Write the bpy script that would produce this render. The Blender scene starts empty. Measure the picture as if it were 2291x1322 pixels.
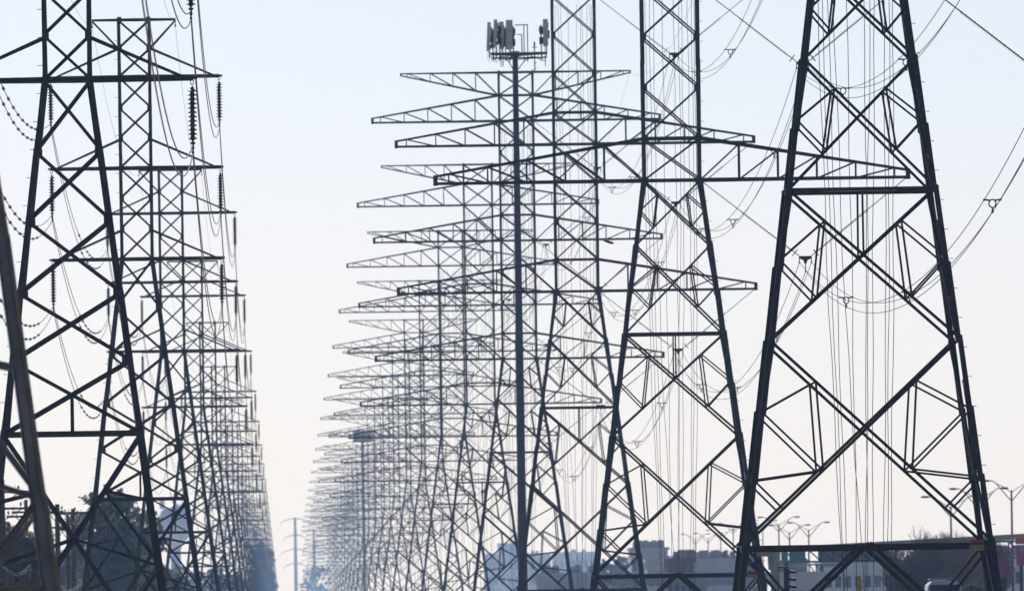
import bpy, math, random
from mathutils import Vector, Matrix
random.seed(7)
sc = bpy.context.scene
COL = sc.collection
R = math.radians
V = Vector

# ------------------------------------------------------------------ camera model
F = 38183.0            # focal length in photo pixels (600 mm on 36 mm)
ROLL = 0.0145
CAMZ = 2.0             # eye height above the ground
VPX, VPY = 634.0, 1421.0
cr, sr = math.cos(ROLL), math.sin(ROLL)

def at(x, y, d):
    """photo pixel + depth along the corridor -> world point"""
    dx, dy = x - VPX, VPY - y
    return V(((dx * cr + dy * sr) * d / F, d, (-dx * sr + dy * cr) * d / F + CAMZ))

# ------------------------------------------------------------------ materials
def mat(name, col, rough=0.6, metal=0.0, noise=0.25, scale=3.0, col2=None, bump=0.0, spec=0.5):
    m = bpy.data.materials.new(name); m.use_nodes = True
    nt = m.node_tree; b = nt.nodes['Principled BSDF']
    b.inputs['Roughness'].default_value = rough
    b.inputs['Metallic'].default_value = metal
    b.inputs['Specular IOR Level'].default_value = spec
    tc = nt.nodes.new('ShaderNodeTexCoord')
    nz = nt.nodes.new('ShaderNodeTexNoise'); nz.inputs['Scale'].default_value = scale
    nz.inputs['Detail'].default_value = 6
    nt.links.new(tc.outputs['Object'], nz.inputs['Vector'])
    rp = nt.nodes.new('ShaderNodeValToRGB')
    c2 = col2 or tuple(c * (1 - noise) for c in col)
    c1 = tuple(min(1, c * (1 + noise)) for c in col) if not col2 else col
    rp.color_ramp.elements[0].color = (*c2, 1); rp.color_ramp.elements[0].position = .32
    rp.color_ramp.elements[1].color = (*c1, 1); rp.color_ramp.elements[1].position = .68
    nt.links.new(nz.outputs['Fac'], rp.inputs['Fac'])
    nt.links.new(rp.outputs['Color'], b.inputs['Base Color'])
    if bump:
        bp = nt.nodes.new('ShaderNodeBump'); bp.inputs['Strength'].default_value = bump
        nt.links.new(nz.outputs['Fac'], bp.inputs['Height']); nt.links.new(bp.outputs['Normal'], b.inputs['Normal'])
    return m

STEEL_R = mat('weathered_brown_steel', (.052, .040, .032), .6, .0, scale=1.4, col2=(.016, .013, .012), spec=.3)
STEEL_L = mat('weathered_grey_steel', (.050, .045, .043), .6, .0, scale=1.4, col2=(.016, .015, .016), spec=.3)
GALV = mat('dark_pole_steel', (.045, .048, .058), .6, .1, scale=1.5, spec=.3)
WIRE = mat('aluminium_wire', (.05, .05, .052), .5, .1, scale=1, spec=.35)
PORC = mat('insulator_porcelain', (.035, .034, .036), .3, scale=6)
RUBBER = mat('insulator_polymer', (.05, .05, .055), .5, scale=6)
PANEL = mat('antenna_plastic', (.62, .62, .62), .5, noise=.08, scale=4)
CONC = mat('concrete', (.33, .32, .30), .85, scale=1.2)
WOOD = mat('creosote_wood', (.055, .043, .036), .85, scale=3)
PLATEY = mat('faded_yellow_enamel', (.42, .30, .10), .6, noise=.2)
YELLOW = mat('yellow_paint', (.75, .50, .03), .5, noise=.1)
RED = mat('red_paint', (.42, .05, .03), .5, noise=.1)
TEAL = mat('green_sign_face', (.03, .30, .20), .4, noise=.12)
MAGENTA = mat('magenta_sign_face', (.42, .04, .24), .4, noise=.1)
ORANGE = mat('orange_sign_face', (.55, .16, .05), .4, noise=.1)
WHITE = mat('white_paint', (.75, .75, .74), .35, noise=.06)
BLACK = mat('black_paint', (.02, .02, .022), .4)
GLASS = mat('dark_window_glass', (.03, .04, .06), .08, scale=1)
LENS = mat('signal_lens', (.12, .03, .02), .2)
GRAVEL = mat('dry_grass_ground', (.36, .31, .21), .95, scale=.06, col2=(.26, .22, .14))
ASPH = mat('asphalt', (.05, .05, .052), .9, scale=.4)
LEAF1 = mat('dark_green_leaves', (.14, .155, .070), .6, scale=.4, col2=(.032, .050, .028))
LEAF2 = mat('mid_green_leaves', (.19, .23, .075), .55, scale=.4, col2=(.06, .09, .036))
LEAF3 = mat('olive_dry_leaves', (.30, .25, .13), .4, scale=.7, col2=(.08, .07, .036))
BARK = mat('bark', (.075, .058, .048), .9, scale=4)
for lm in (LEAF1, LEAF2, LEAF3):
    nt_ = lm.node_tree; b_ = nt_.nodes['Principled BSDF']; tl = nt_.nodes.new('ShaderNodeBsdfTranslucent'); mx = nt_.nodes.new('ShaderNodeMixShader')
    mx.inputs['Fac'].default_value = .5
    nt_.links.new(b_.inputs['Base Color'].links[0].from_socket, tl.inputs['Color'])
    nt_.links.new(b_.outputs['BSDF'], mx.inputs[1]); nt_.links.new(tl.outputs['BSDF'], mx.inputs[2])
    nt_.links.new(mx.outputs['Shader'], nt_.nodes['Material Output'].inputs['Surface'])
TWIG = mat('bare_twigs', (.24, .17, .155), .9, scale=4)
TANK = mat('haze_pale_tank', (.76, .82, .88), .4, noise=.04, scale=.2)  # haze put into the tank colour as a pale blue tone
PALEWIN = mat('haze_pale_window', (.40, .43, .47), .3, noise=.05, scale=.2)  # far windows lightened in colour to imitate haze over dark glass
BLDG1 = mat('haze_pale_wall', (.80, .81, .82), .8, noise=.08, scale=.15)  # wall colour raised so the distant blocks look more hazed
BLDG2 = mat('grey_wall', (.62, .62, .64), .8, noise=.15, scale=.15)
BLDG3 = mat('slate_wall', (.58, .59, .63), .8, noise=.15, scale=.15)
BRICK = mat('red_brown_wall', (.20, .10, .08), .85, noise=.15, scale=.5)

# ------------------------------------------------------------------ mesh builder
class MB:
    def __init__(s): s.v = []; s.f = []
    def add(s, vs, fs):
        o = len(s.v); s.v += [tuple(a) for a in vs]; s.f += [tuple(i + o for i in f) for f in fs]
    def frame(s, p, q, ref):
        d = (q - p).normalized()
        r = V(ref) if ref is not None else V((0, 1, 0))
        if abs(d.dot(r.normalized())) > .96: r = V((1, 0, 0)) if abs(d.x) < .9 else V((0, 0, 1))
        u = d.cross(r).normalized(); w = u.cross(d).normalized()
        return u, w
    def angle(s, p, q, w, ref=None, t=None, flip=1, off=(0, 0, 0)):
        """rolled steel L-angle from p to q, legs of width w"""
        p = V(p) + V(off); q = V(q) + V(off); t = t or max(.012, w * .16)
        u, n = s.frame(p, q, ref); u = u * flip
        prof = [(-w/2, -w/2), (w/2, -w/2), (w/2, -w/2 + t), (-w/2 + t, -w/2 + t), (-w/2 + t, w/2), (-w/2, w/2)]
        a = [p + u * x + n * y for x, y in prof]; b = [q + u * x + n * y for x, y in prof]
        fs = [(i, (i + 1) % 6, 6 + (i + 1) % 6, 6 + i) for i in range(6)]
        fs += [(0, 3, 2, 1), (0, 5, 4, 3), (6, 7, 8, 9), (6, 9, 10, 11)]
        s.add(a + b, fs)
    def bar(s, p, q, w, h=None, ref=None):
        p = V(p); q = V(q); h = h or w
        u, n = s.frame(p, q, ref); vs = []
        for c in (p, q):
            vs += [c - u*w/2 - n*h/2, c + u*w/2 - n*h/2, c + u*w/2 + n*h/2, c - u*w/2 + n*h/2]
        s.add(vs, [(0,1,5,4),(1,2,6,5),(2,3,7,6),(3,0,4,7),(0,3,2,1),(4,5,6,7)])
    def box(s, c, sx, sy, sz):
        c = V(c); vs = [c + V((x*sx/2, y*sy/2, z*sz/2)) for z in (-1,1) for x, y in ((-1,-1),(1,-1),(1,1),(-1,1))]
        s.add(vs, [(0,1,5,4),(1,2,6,5),(2,3,7,6),(3,0,4,7),(0,3,2,1),(4,5,6,7)])
    def tube(s, p, q, r0, r1=None, n=6, cap=True):
        p = V(p); q = V(q); r1 = r0 if r1 is None else r1
        u, w = s.frame(p, q, (0, 1, 0)); vs = []
        for c, r in ((p, r0), (q, r1)):
            for i in range(n):
                a = 2*math.pi*i/n; vs.append(c + u*math.cos(a)*r + w*math.sin(a)*r)
        fs = [(i, (i+1) % n, n + (i+1) % n, n + i) for i in range(n)]
        if cap: fs += [tuple(range(n-1, -1, -1)), tuple(range(n, 2*n))]
        s.add(vs, fs)
    def path(s, pts, r, n=4):
        """continuous tube through points"""
        vs = []; k = len(pts)
        for j, p in enumerate(pts):
            d = (pts[min(j+1, k-1)] - pts[max(j-1, 0)])
            u, w = s.frame(V((0,0,0)), d, (0, 0, 1) if abs(d.normalized().z) < .9 else (0, 1, 0))
            for i in range(n):
                a = 2*math.pi*i/n + .6; vs.append(p + u*math.cos(a)*r + w*math.sin(a)*r)
        fs = [(j*n+i, j*n+(i+1) % n, (j+1)*n+(i+1) % n, (j+1)*n+i) for j in range(k-1) for i in range(n)]
        s.add(vs, fs + [tuple(range(n-1, -1, -1)), tuple(range((k-1)*n, k*n))])
    def lathe(s, base, axis, prof, n=10):
        """prof = [(distance along the axis, radius)]"""
        base = V(base); d = V(axis).normalized()
        u, w = s.frame(V((0,0,0)), d, (0, 1, 0)); vs = []
        for h, r in prof:
            for i in range(n):
                a = 2*math.pi*i/n; vs.append(base + d*h + u*math.cos(a)*r + w*math.sin(a)*r)
        m = len(prof)
        fs = [(j*n+i, j*n+(i+1) % n, (j+1)*n+(i+1) % n, (j+1)*n+i) for j in range(m-1) for i in range(n)]
        s.add(vs, fs + [tuple(range(n-1, -1, -1)), tuple(range((m-1)*n, m*n))])
    def prism(s, pts, y0, y1):
        """outline in x,z given depth y0..y1"""
        k = len(pts); vs = [(x, y0, z) for x, z in pts] + [(x, y1, z) for x, z in pts]
        s.add(vs, [tuple(range(k)), tuple(range(2*k-1, k-1, -1))] + [(i, i+k, (i+1) % k + k, (i+1) % k) for i in range(k)])
    def mesh(s, name, m, smooth=False):
        me = bpy.data.meshes.new(name); me.from_pydata(s.v, [], s.f); me.update()
        import bmesh
        bm = bmesh.new(); bm.from_mesh(me); bmesh.ops.recalc_face_normals(bm, faces=bm.faces); bm.to_mesh(me); bm.free()
        me.materials.append(m)
        if smooth:
            for p in me.polygons: p.use_smooth = True
        return me
    def build(s, name, m, parent=None, loc=None, smooth=False):
        return link(name, s.mesh(name, m, smooth), parent, loc)

def link(name, me, parent=None, loc=None, rz=0):
    o = bpy.data.objects.new(name, me); COL.objects.link(o)
    if parent: o.parent = parent
    if loc is not None: o.location = loc
    if rz: o.rotation_euler.z = rz
    return o

def tag(o, label=None, cat=None, group=None, kind=None):
    for k, v in (('label', label), ('category', cat), ('group', group), ('kind', kind)):
        if v: o[k] = v
    return o

def empty(name, loc, label, cat, group=None, rz=0):
    o = link(name, None, None, loc, rz); o.empty_display_size = .5
    return tag(o, label, cat, group)

def copy_tree(o, parent=None):
    c = o.copy(); COL.objects.link(c); c.parent = parent
    for ch in list(o.children): copy_tree(ch, c)
    return c

# ------------------------------------------------------------------ pylons: shared meshes
Z0 = CAMZ                       # heights below are above the eye; add Z0 for ground heights
def rot4(k, p):
    x, y, z = p
    for _ in range(k): x, y = -y, x
    return V((x, y, z))

def face_normal(k): return rot4(k, (0, -1, 0))

# ---- right-hand row: tall double-circuit tower
RW = 22.5; RH = 1.43; RSL = .1385
def hR(z): return RH + RSL * max(0, RW - z)
def PR(k, s_, z, inset=0.0):
    h = hR(z); return rot4(k, (s_ * h, -h + inset, z + Z0))
R_ARMS = (22.5, 32.24, 42.1)

def r_leg(k, width=.2):
    m = MB()
    nodes = [46.1, 42.1, 34.35, 28.4, 22.5, 19.24, 16.9, 14.8, 12.2, 9.7, 7.3, 5.0, 2.83, .6, -1.9]
    for a, b in zip(nodes, nodes[1:]):
        pa, pb = PR(k, -1, a), PR(k, -1, b)
        st = .06 if a <= 22.5 else .02
        out = rot4(k, (-1, -1, 0)) * st
        w = .155 if a > 22.5 else (.168 if a > 14.8 else .185)
        dirv = (pb - pa).normalized()
        # an angle opening towards the tower's middle, its two plates along the two faces
        ux, uy = rot4(k, (1, 0, 0)), rot4(k, (0, 1, 0)); t = .035
        for (e, g) in ((ux, uy), (uy, ux)):
            vs = []
            for c, o_ in ((pa - dirv*.12, out), (pb + dirv*.12, out * .1)):
                q = c + o_ - (e + g) * .03
                vs += [q, q + e*w, q + e*w + g*t, q + g*t]
            m.add(vs, [(0,1,5,4),(1,2,6,5),(2,3,7,6),(3,0,4,7),(0,3,2,1),(4,5,6,7)])
    return m

def r_bracing(k):
    m = MB(); n = face_normal(k)
    def br(a, b, w, off=0.0, t=None):
        m.angle(PR(k, *a), PR(k, *b), w, ref=n, off=-n * off, t=t)
    def pt(a, b, f): # a,b are (s,z) ; returns (s,z) on straight line
        xa, xb = a[0]*hR(a[1]), b[0]*hR(b[1]); z = a[1] + (b[1]-a[1])*f; x = xa + (xb-xa)*f
        return (x / hR(z), z)
    W = .092
    for (zt, zb, uf, df, big) in ((22.5, 19.24, .21, .284, 0), (19.24, 14.8, .23, .30, 0), (14.8, 9.7, .21, .28, 0), (9.7, 2.83, .204, .36, 1)):
        w = W if zt > 15 else .102
        br((-1, zt), (1, zb), w, .0); br((1, zt), (-1, zb), w, .11)
        for s_ in (-1, 1):
            U = pt((s_, zt), (-s_, zb), uf); D = pt((s_, zb), (-s_, zt), df)
            zm = (U[1] + D[1]) / 2 if not big else 7.3
            br(U, D, .072, .05); br((s_, zm), U, .068, .06); br((s_, zm), D, .068, .07)
            if big:
                E = pt((s_, zb), (-s_, zt), .173)
                br((s_, 5.0), D, .07, .05); br((s_, 5.0), E, .07, .06)
    # hanger under the waist strut
    fz = hR(14.8) / (hR(14.8) + hR(9.7)); br((0, 14.8), (0, 14.8 - (14.8 - 9.7) * fz), .07, .06)
    # inverted V at the foot and its redundants
    for s_ in (-1, 1):
        br((0, 2.83), (s_, -1.6), .15, .06)
        q = pt((0, 2.83), (s_, -1.6), .5); br((s_, 2.75), q, .09, .1); br((s_, .4), q, .09, .12)
    cz = [22.5, 24.6, 27.15, 29.7, 32.24, 34.35, 36.9, 39.5, 42.1, 44.2, 46.1]
    for a, b in zip(cz, cz[1:]):
        br((-1, b), (1, a), .078, .0); br((1, b), (-1, a), .078, .09)
    for z in (22.5, 24.6, 32.24, 34.35, 42.1, 44.2, 46.1): br((-1, z), (1, z), .12, .05)
    # gusset plates at the leg nodes
    for z in cz[:-1]:
        for s_ in (-1, 1):
            c = PR(k, s_ * .93, z); u = rot4(k, (1, 0, 0))
            a = c - n * .02
            m.bar(a - V((0,0,.17)), a + V((0,0,.17)), .24, .02, ref=n)
    return m

def r_strut(z, w):
    m = MB()
    for k in range(4):
        n = face_normal(k); m.angle(PR(k, -1.02, z), PR(k, 1.02, z), w, ref=n, off=n*.05)
    for k in range(4):
        m.bar(PR(k, 0, z), PR(k + 1, 0, z), .06)
    return m

def r_arm(side, z0, half=11.85):
    m = MB(); z = z0 + Z0
    def cb(x, y_):   # bottom chord
        f = (x - RH) / (half - RH); return V((side*x, y_*(RH*(1-f) + .14*f), z))
    def ct(x, y_):
        f = (x - RH) / (half - RH); return V((side*x, y_*(RH*(1-f) + .14*f), z + 2.1*(1-f) + .36*f))
    st = [RH] + [RH + 1.95*k for k in range(1, 6)] + [half]
    for y_ in (-1, 1):
        m.angle(cb(RH, y_), cb(half, y_), .145, ref=(0, y_, 0)); m.angle(ct(RH, y_), ct(half, y_), .125, ref=(0, y_, 0))
        for i in range(1, len(st) - 1):
            m.angle(cb(st[i], y_), ct(st[i], y_), .07, ref=(0, y_, 0), off=(0, -y_*.03, 0))
        for i in range(0, len(st) - 2):
            m.angle(cb(st[i], y_), ct(st[i+1], y_), .075, ref=(0, y_, 0), off=(0, -y_*.06, 0))
    for i in range(1, len(st)):
        m.bar(cb(st[i], -1), cb(st[i], 1), .06); m.bar(cb(st[i-1], -1) + V((0,0,.03)), cb(st[i], 1) + V((0,0,.03)), .055)
        m.bar(ct(st[i], -1), ct(st[i], 1), .05)
    m.box((side*(half + .0), 0, z + .16), .22, .42, .52)
    return m

def r_earth(side, half=9.46):
    m = MB()
    zt = 46.1 + Z0; zb = 44.2 + Z0
    def T(x, y_): f = (x-RH)/(half-RH); return V((side*x, y_*(RH*(1-f)+.1*f), zt))
    def B(x, y_): f = (x-RH)/(half-RH); return V((side*x, y_*(RH*(1-f)+.1*f), zb*(1-f) + (zt-.16)*f))
    st = [RH + 1.87*k for k in range(0, 5)]
    for y_ in (-1, 1):
        m.angle(T(RH, y_), T(half, y_), .105, ref=(0, y_, 0)); m.angle(B(RH, y_), B(half, y_), .105, ref=(0, y_, 0))
        for i in range(1, 5): m.angle(T(st[i], y_), B(st[i], y_), .06, ref=(0, y_, 0), off=(0, -y_*.03, 0))
        for i in range(0, 4): m.angle(B(st[i], y_), T(st[i+1], y_), .065, ref=(0, y_, 0), off=(0, -y_*.05, 0))
    m.box((side*half, 0, zt - .08), .12, .3, .26)
    return m

def v_string(p, q, rod=.42):
    m = MB(); p = V(p); q = V(q); d = q - p; L = d.length
    m.tube(p, q, .022, n=6)
    prof = []; a = L * rod; n = 34; step = (L * .93 - a) / n
    for i in range(n):
        r = .105 if i % 2 == 0 else .08
        prof += [(a + i*step, .022), (a + i*step + step*.35, r*.88), (a + i*step + step*.45, .022)]
    m.lathe(p, d, prof, 8)
    # grading ring
    u, w = m.frame(p, q, (0, 1, 0)); c = p + d * .95
    ring = [c + (u*math.cos(t) + w*math.sin(t)) * .2 for t in [2*math.pi*i/12 for i in range(13)]]
    m.path(ring, .025, 5)
    return m

YX, YZ = 6.64, -3.9
def r_yoke(z0):
    m = MB(); z = z0 + YZ + Z0
    m.prism([(YX-.31, z+.02), (YX+.31, z+.02), (YX+.27, z-.12), (YX+.1, z-.2), (YX+.06, z-.36), (YX-.06, z-.36), (YX-.1, z-.2), (YX-.27, z-.12)], -.02, .02)
    for dx, a, b in ((-.3, -.02, -.3), (.3, -.02, -.3), (0, -.3, -.75)):
        m.tube((YX+dx, 0, z+a), (YX+dx, 0, z+b), .025); m.tube((YX+dx, -.14, z+b), (YX+dx, .14, z+b), .05, n=6)
    return m

def footing(h):
    m = MB(); return m

def peg():
    m = MB(); m.tube((0, 0, 0), (.16, 0, 0), .011, n=5); m.tube((.145, 0, 0), (.16, 0, 0), .024, n=6); return m

# ---- left-hand row: slim double-circuit tower
LW = 18.93; LH = .8; LSL = .129
def hL(z): return LH + LSL * max(0, LW - z)
def PL(k, s_, z): h = hL(z); return rot4(k, (s_*h, -h, z + Z0))
L_ARMS = (18.93, 23.48, 28.04)
L_NODES = [18.93, 16.5, 14.15, 11.7, 9.4, 6.93]
def l_leg(k):
    m = MB()
    nodes = [30.9, 26.5, 23.48, 18.93, 16.5, 11.7, 6.93, 2.4, -1.9]
    for a, b in zip(nodes, nodes[1:]):
        pa, pb = PL(k, -1, a), PL(k, -1, b); w = .145 if a > 19 else .158
        out = rot4(k, (-1, -1, 0)) * (.035 if a < 19 else .012); dirv = (pb - pa).normalized()
        ux, uy = rot4(k, (1, 0, 0)), rot4(k, (0, 1, 0)); t = .03
        for (e, g) in ((ux, uy), (uy, ux)):
            vs = []
            for c, o_ in ((pa - dirv*.1, out), (pb + dirv*.1, out*.1)):
                q = c + o_ - (e + g) * .03
                vs += [q, q + e*w, q + e*w + g*t, q + g*t]
            m.add(vs, [(0,1,5,4),(1,2,6,5),(2,3,7,6),(3,0,4,7),(0,3,2,1),(4,5,6,7)])
    return m
def l_bracing(k):
    m = MB(); n = face_normal(k)
    def br(a, b, w, off=0.0): m.angle(PL(k, *a), PL(k, *b), w, ref=n, off=-n*off)
    def pt(a, b, f):
        xa, xb = a[0]*hL(a[1]), b[0]*hL(b[1]); z = a[1] + (b[1]-a[1])*f; return ((xa + (xb-xa)*f) / hL(z), z)
    for a, b in zip(L_NODES, L_NODES[1:]):
        br((-1, a), (1, b), .1, 0); br((1, a), (-1, b), .1, .12)
    br((-1, 6.93), (1, 6.93), .15, .05)
    a, b = 9.4, 6.93; f = hL(a) / (hL(a) + hL(b)); br((0, a + (b-a)*f), (0, 6.93), .07, .07)
    zt, zb = 6.93, -1.9
    br((-1, zt), (1, zb), .13, 0); br((1, zt), (-1, zb), .13, .14)
    f = hL(zt) / (hL(zt) + hL(zb)); zc = zt + (zb - zt)*f
    for s_ in (-1, 1):
        U = pt((s_, zt), (-s_, zb), .22); D = pt((s_, zb), (-s_, zt), .3)
        br((s_, 4.63), U, .085, .06); br((s_, 2.4), U, .085, .08); br((s_, 2.4), (0, zc), .085, .05); br((s_, 2.4), D, .085, .1)
    br((-1, .85), (1, .85), .11, .2)
    cz = [18.93, 20.45, 21.97, 23.48, 25.0, 26.5, 28.04, 29.47, 30.9]
    for a, b in zip(cz, cz[1:]):
        br((-1, b), (1, a), .075, 0); br((1, b), (-1, a), .075, .09)
    for z in cz[1:] + L_NODES[1:-1]:
        for s_ in (-1, 1):
            c = PL(k, s_*.9, z) - n*.02; m.bar(c - V((0,0,.13)), c + V((0,0,.13)), .2, .02, ref=n)
    return m
def l_arm(z0, half=4.25):
    m = MB(); z = z0 + Z0
    for y_ in (-1, 1):
        for sd in (-1, 1):
            m.angle((0, y_*LH, z), (sd*LH, y_*LH, z), .17, ref=(0, y_, 0))
            m.angle((sd*LH, y_*LH, z), (sd*half, y_*.1, z), .17, ref=(0, y_, 0))
            m.angle((sd*LH, y_*LH, z + 1.42), (sd*(half-.35), y_*.12, z + .06), .09, ref=(0, y_, 0))
    for sd in (-1, 1):
        m.box((sd*(half-.3), 0, z), .62, .26, .15); m.box((sd*(half), 0, z + .01), .3, .1, .1)
        for x in (1.7, 2.6):
            f = (x - LH)/(half - LH); y_ = LH*(1-f) + .1*f
            m.bar((sd*x, -y_, z), (sd*x, y_, z), .08)
            g = (x - .9 - LH)/(half - LH); y2 = LH*(1-g) + .1*g
            m.bar((sd*x, y_, z+.04), (sd*(x-.9), -y2, z+.04), .06)
        m.bar((sd*LH, -LH, z), (sd*LH, LH, z), .12)
    return m
def l_earth():
    m = MB(); z = 30.9 + Z0
    for y_ in (-1, 1):
        for sd in (-1, 1):
            m.angle((0, y_*LH, z), (sd*2.1, y_*.1, z), .11, ref=(0, y_, 0))
            m.angle((sd*2.08, y_*.1, z - .05), (sd*LH, y_*LH, 29.47 + Z0), .085, ref=(0, y_, 0))
    for sd in (-1, 1):
        m.tube((sd*2.08, 0, z-.05), (sd*2.08, 0, z-.3), .02); m.tube((sd*2.08, -.15, z-.33), (sd*2.08, .15, z-.33), .05)
    return m
def l_string(x, z0):
    m = MB(); z = z0 + Z0
    for dx in (-.055, .055): m.tube((x+dx, 0, z-.05), (x+dx, 0, z-.2), .014, n=5)
    m.tube((x-.055, 0, z-.2), (x+.055, 0, z-.2), .014, n=5)
    prof = [(.2, .012), (.28, .02), (.30, .06), (.36, .065)]
    for i in range(12):
        a = .40 + i*.147
        prof += [(a-.045, .07), (a-.01, .085), (a+.012, .155), (a+.05, .15), (a+.056, .08), (a+.09, .065)]
    e = .40 + 12*.147
    prof += [(e-.02, .02), (e+.02, .09), (e+.06, .09), (e+.1, .03), (e+.16, .055), (e+.24, .05), (e+.28, .02), (e+.36, .05), (e+.42, .02)]
    m.lathe((x, 0, z), (0, 0, -1), prof, 12)
    m.tube((x, -.18, z-2.26), (x, .18, z-2.26), .04); m.tube((x, -.18, z-2.56), (x, .18, z-2.56), .04)
    m.tube((x, 0, z-2.1), (x, 0, z-2.6), .025)
    return m

def foot(x, y):
    m = MB(); m.tube((x, y, -.6), (x, y, .32), .42, .4, n=14); return m

class Kind: pass
RK = Kind()
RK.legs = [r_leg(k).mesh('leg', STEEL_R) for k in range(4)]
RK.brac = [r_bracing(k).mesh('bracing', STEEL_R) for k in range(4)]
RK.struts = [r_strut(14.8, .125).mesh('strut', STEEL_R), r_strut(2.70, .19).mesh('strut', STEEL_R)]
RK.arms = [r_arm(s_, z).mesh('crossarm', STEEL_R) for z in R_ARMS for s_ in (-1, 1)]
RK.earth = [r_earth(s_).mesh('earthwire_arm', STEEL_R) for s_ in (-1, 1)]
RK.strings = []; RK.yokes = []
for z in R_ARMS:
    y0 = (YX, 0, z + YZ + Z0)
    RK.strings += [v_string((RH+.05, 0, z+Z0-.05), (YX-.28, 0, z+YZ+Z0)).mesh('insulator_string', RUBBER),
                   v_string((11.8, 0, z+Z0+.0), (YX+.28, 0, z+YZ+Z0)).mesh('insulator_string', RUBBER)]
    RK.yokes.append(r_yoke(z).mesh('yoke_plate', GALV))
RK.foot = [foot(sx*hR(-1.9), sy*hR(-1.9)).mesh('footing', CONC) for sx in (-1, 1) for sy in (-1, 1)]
rc = random.Random(3)
RK.cables = []
for (t_, m_, b_) in ((-1.35,-1.14,-.67), (-1.2,-.98,-.64), (-1.0,-.83,-.55), (-.8,-.58,.10), (-.35,-.3,-.28), (.45,.12,.02),
                     (.2,.22,-.12), (.62,.40,.22), (.9,.83,.52), (1.1,.92,.66), (1.25,1.12,.78)):
    m = MB(); yy = rc.uniform(-.7, .7); pts = []
    for i in range(25):
        z = 41.5 - i * (43.2 / 24)
        if z > 11.3: f = min(1, (z-11.3)/10); x = m_ + (t_-m_)*f
        else: f = (11.3-z)/13.0; x = m_ + (b_-m_)*f
        pts.append(V((x + .025*math.sin(z*.9 + t_*9), yy + .02*math.sin(z*.7), z + Z0)))
    m.path(pts, .0145, 4); RK.cables.append(m.mesh('hanging_cable', WIRE))
def plate(x, z, w, h):
    m = MB(); m.box((x, -hR(2.6)-.14, z+Z0), w, .02, h); return m
RK.plates = [(plate(-3.6, 2.50, .42, .15).mesh('warning_plate', PLATEY)), (plate(3.62, 2.83, .46, .12).mesh('warning_plate', RED)),
             (plate(3.62, 2.62, .5, .2).mesh('warning_plate', PLATEY))]
PEG = peg().mesh('step_bolt', GALV)

LK = Kind()
LK.legs = [l_leg(k).mesh('leg', STEEL_L) for k in range(4)]
LK.brac = [l_bracing(k).mesh('bracing', STEEL_L) for k in range(4)]
LK.arms = [l_arm(z).mesh('crossarm', STEEL_L) for z in L_ARMS]
LK.earth = l_earth().mesh('earthwire_arm', STEEL_L)
LK.strings = [l_string(sd*4.22, z).mesh('insulator_string', PORC) for z in L_ARMS for sd in (-1, 1)]
LK.foot = [foot(sx*hL(-1.9), sy*hL(-1.9)).mesh('footing', CONC) for sx in (-1, 1) for sy in (-1, 1)]

def joined(name, meshes, mats):
    vs, fs, mi = [], [], []
    for me in meshes:
        o = len(vs); vs += [v.co[:] for v in me.vertices]
        for p in me.polygons: fs.append([i + o for i in p.vertices]); mi.append(mats.index(me.materials[0]))
    r = bpy.data.meshes.new(name); r.from_pydata(vs, [], fs)
    for m_ in mats: r.materials.append(m_)
    r.polygons.foreach_set('material_index', mi); r.update(); return r
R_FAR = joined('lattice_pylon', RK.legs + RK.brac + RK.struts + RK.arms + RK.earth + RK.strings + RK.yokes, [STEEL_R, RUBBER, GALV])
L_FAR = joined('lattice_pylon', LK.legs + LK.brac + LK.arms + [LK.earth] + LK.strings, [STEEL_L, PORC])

# ------------------------------------------------------------------ the two rows
SPAN = 275.7
RX, LX = 19.8, -7.05
D_R = [578 + 1.5 + SPAN*i for i in range(24)]
D_L = [294.0] + [578 + .8 + SPAN*i for i in range(31)]
ORD = ['nearest', 'second', 'third', 'fourth', 'fifth', 'sixth', 'seventh', 'eighth', 'ninth', 'tenth', 'eleventh', 'twelfth']
R_LAB = ['nearest and largest brown lattice pylon at right, its top cropped by the frame',
         'brown lattice pylon just left of the largest one, its long lowest arm crossing that tower',
         'third brown lattice pylon of the right row, just right of the phone mast',
         'fourth pylon of the right row, standing right behind the phone mast below its antennas']
L_LAB = ['closest grey pylon at the left edge, only one leaning leg of it in frame',
         'tall grey lattice pylon at far left with its thick lowest arm near the top',
         'grey pylon of the left row whose flat top beam shows near the upper left',
         'third whole grey pylon of the left row, its top just under another lowest arm']
near_R, near_L = [], []
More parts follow.
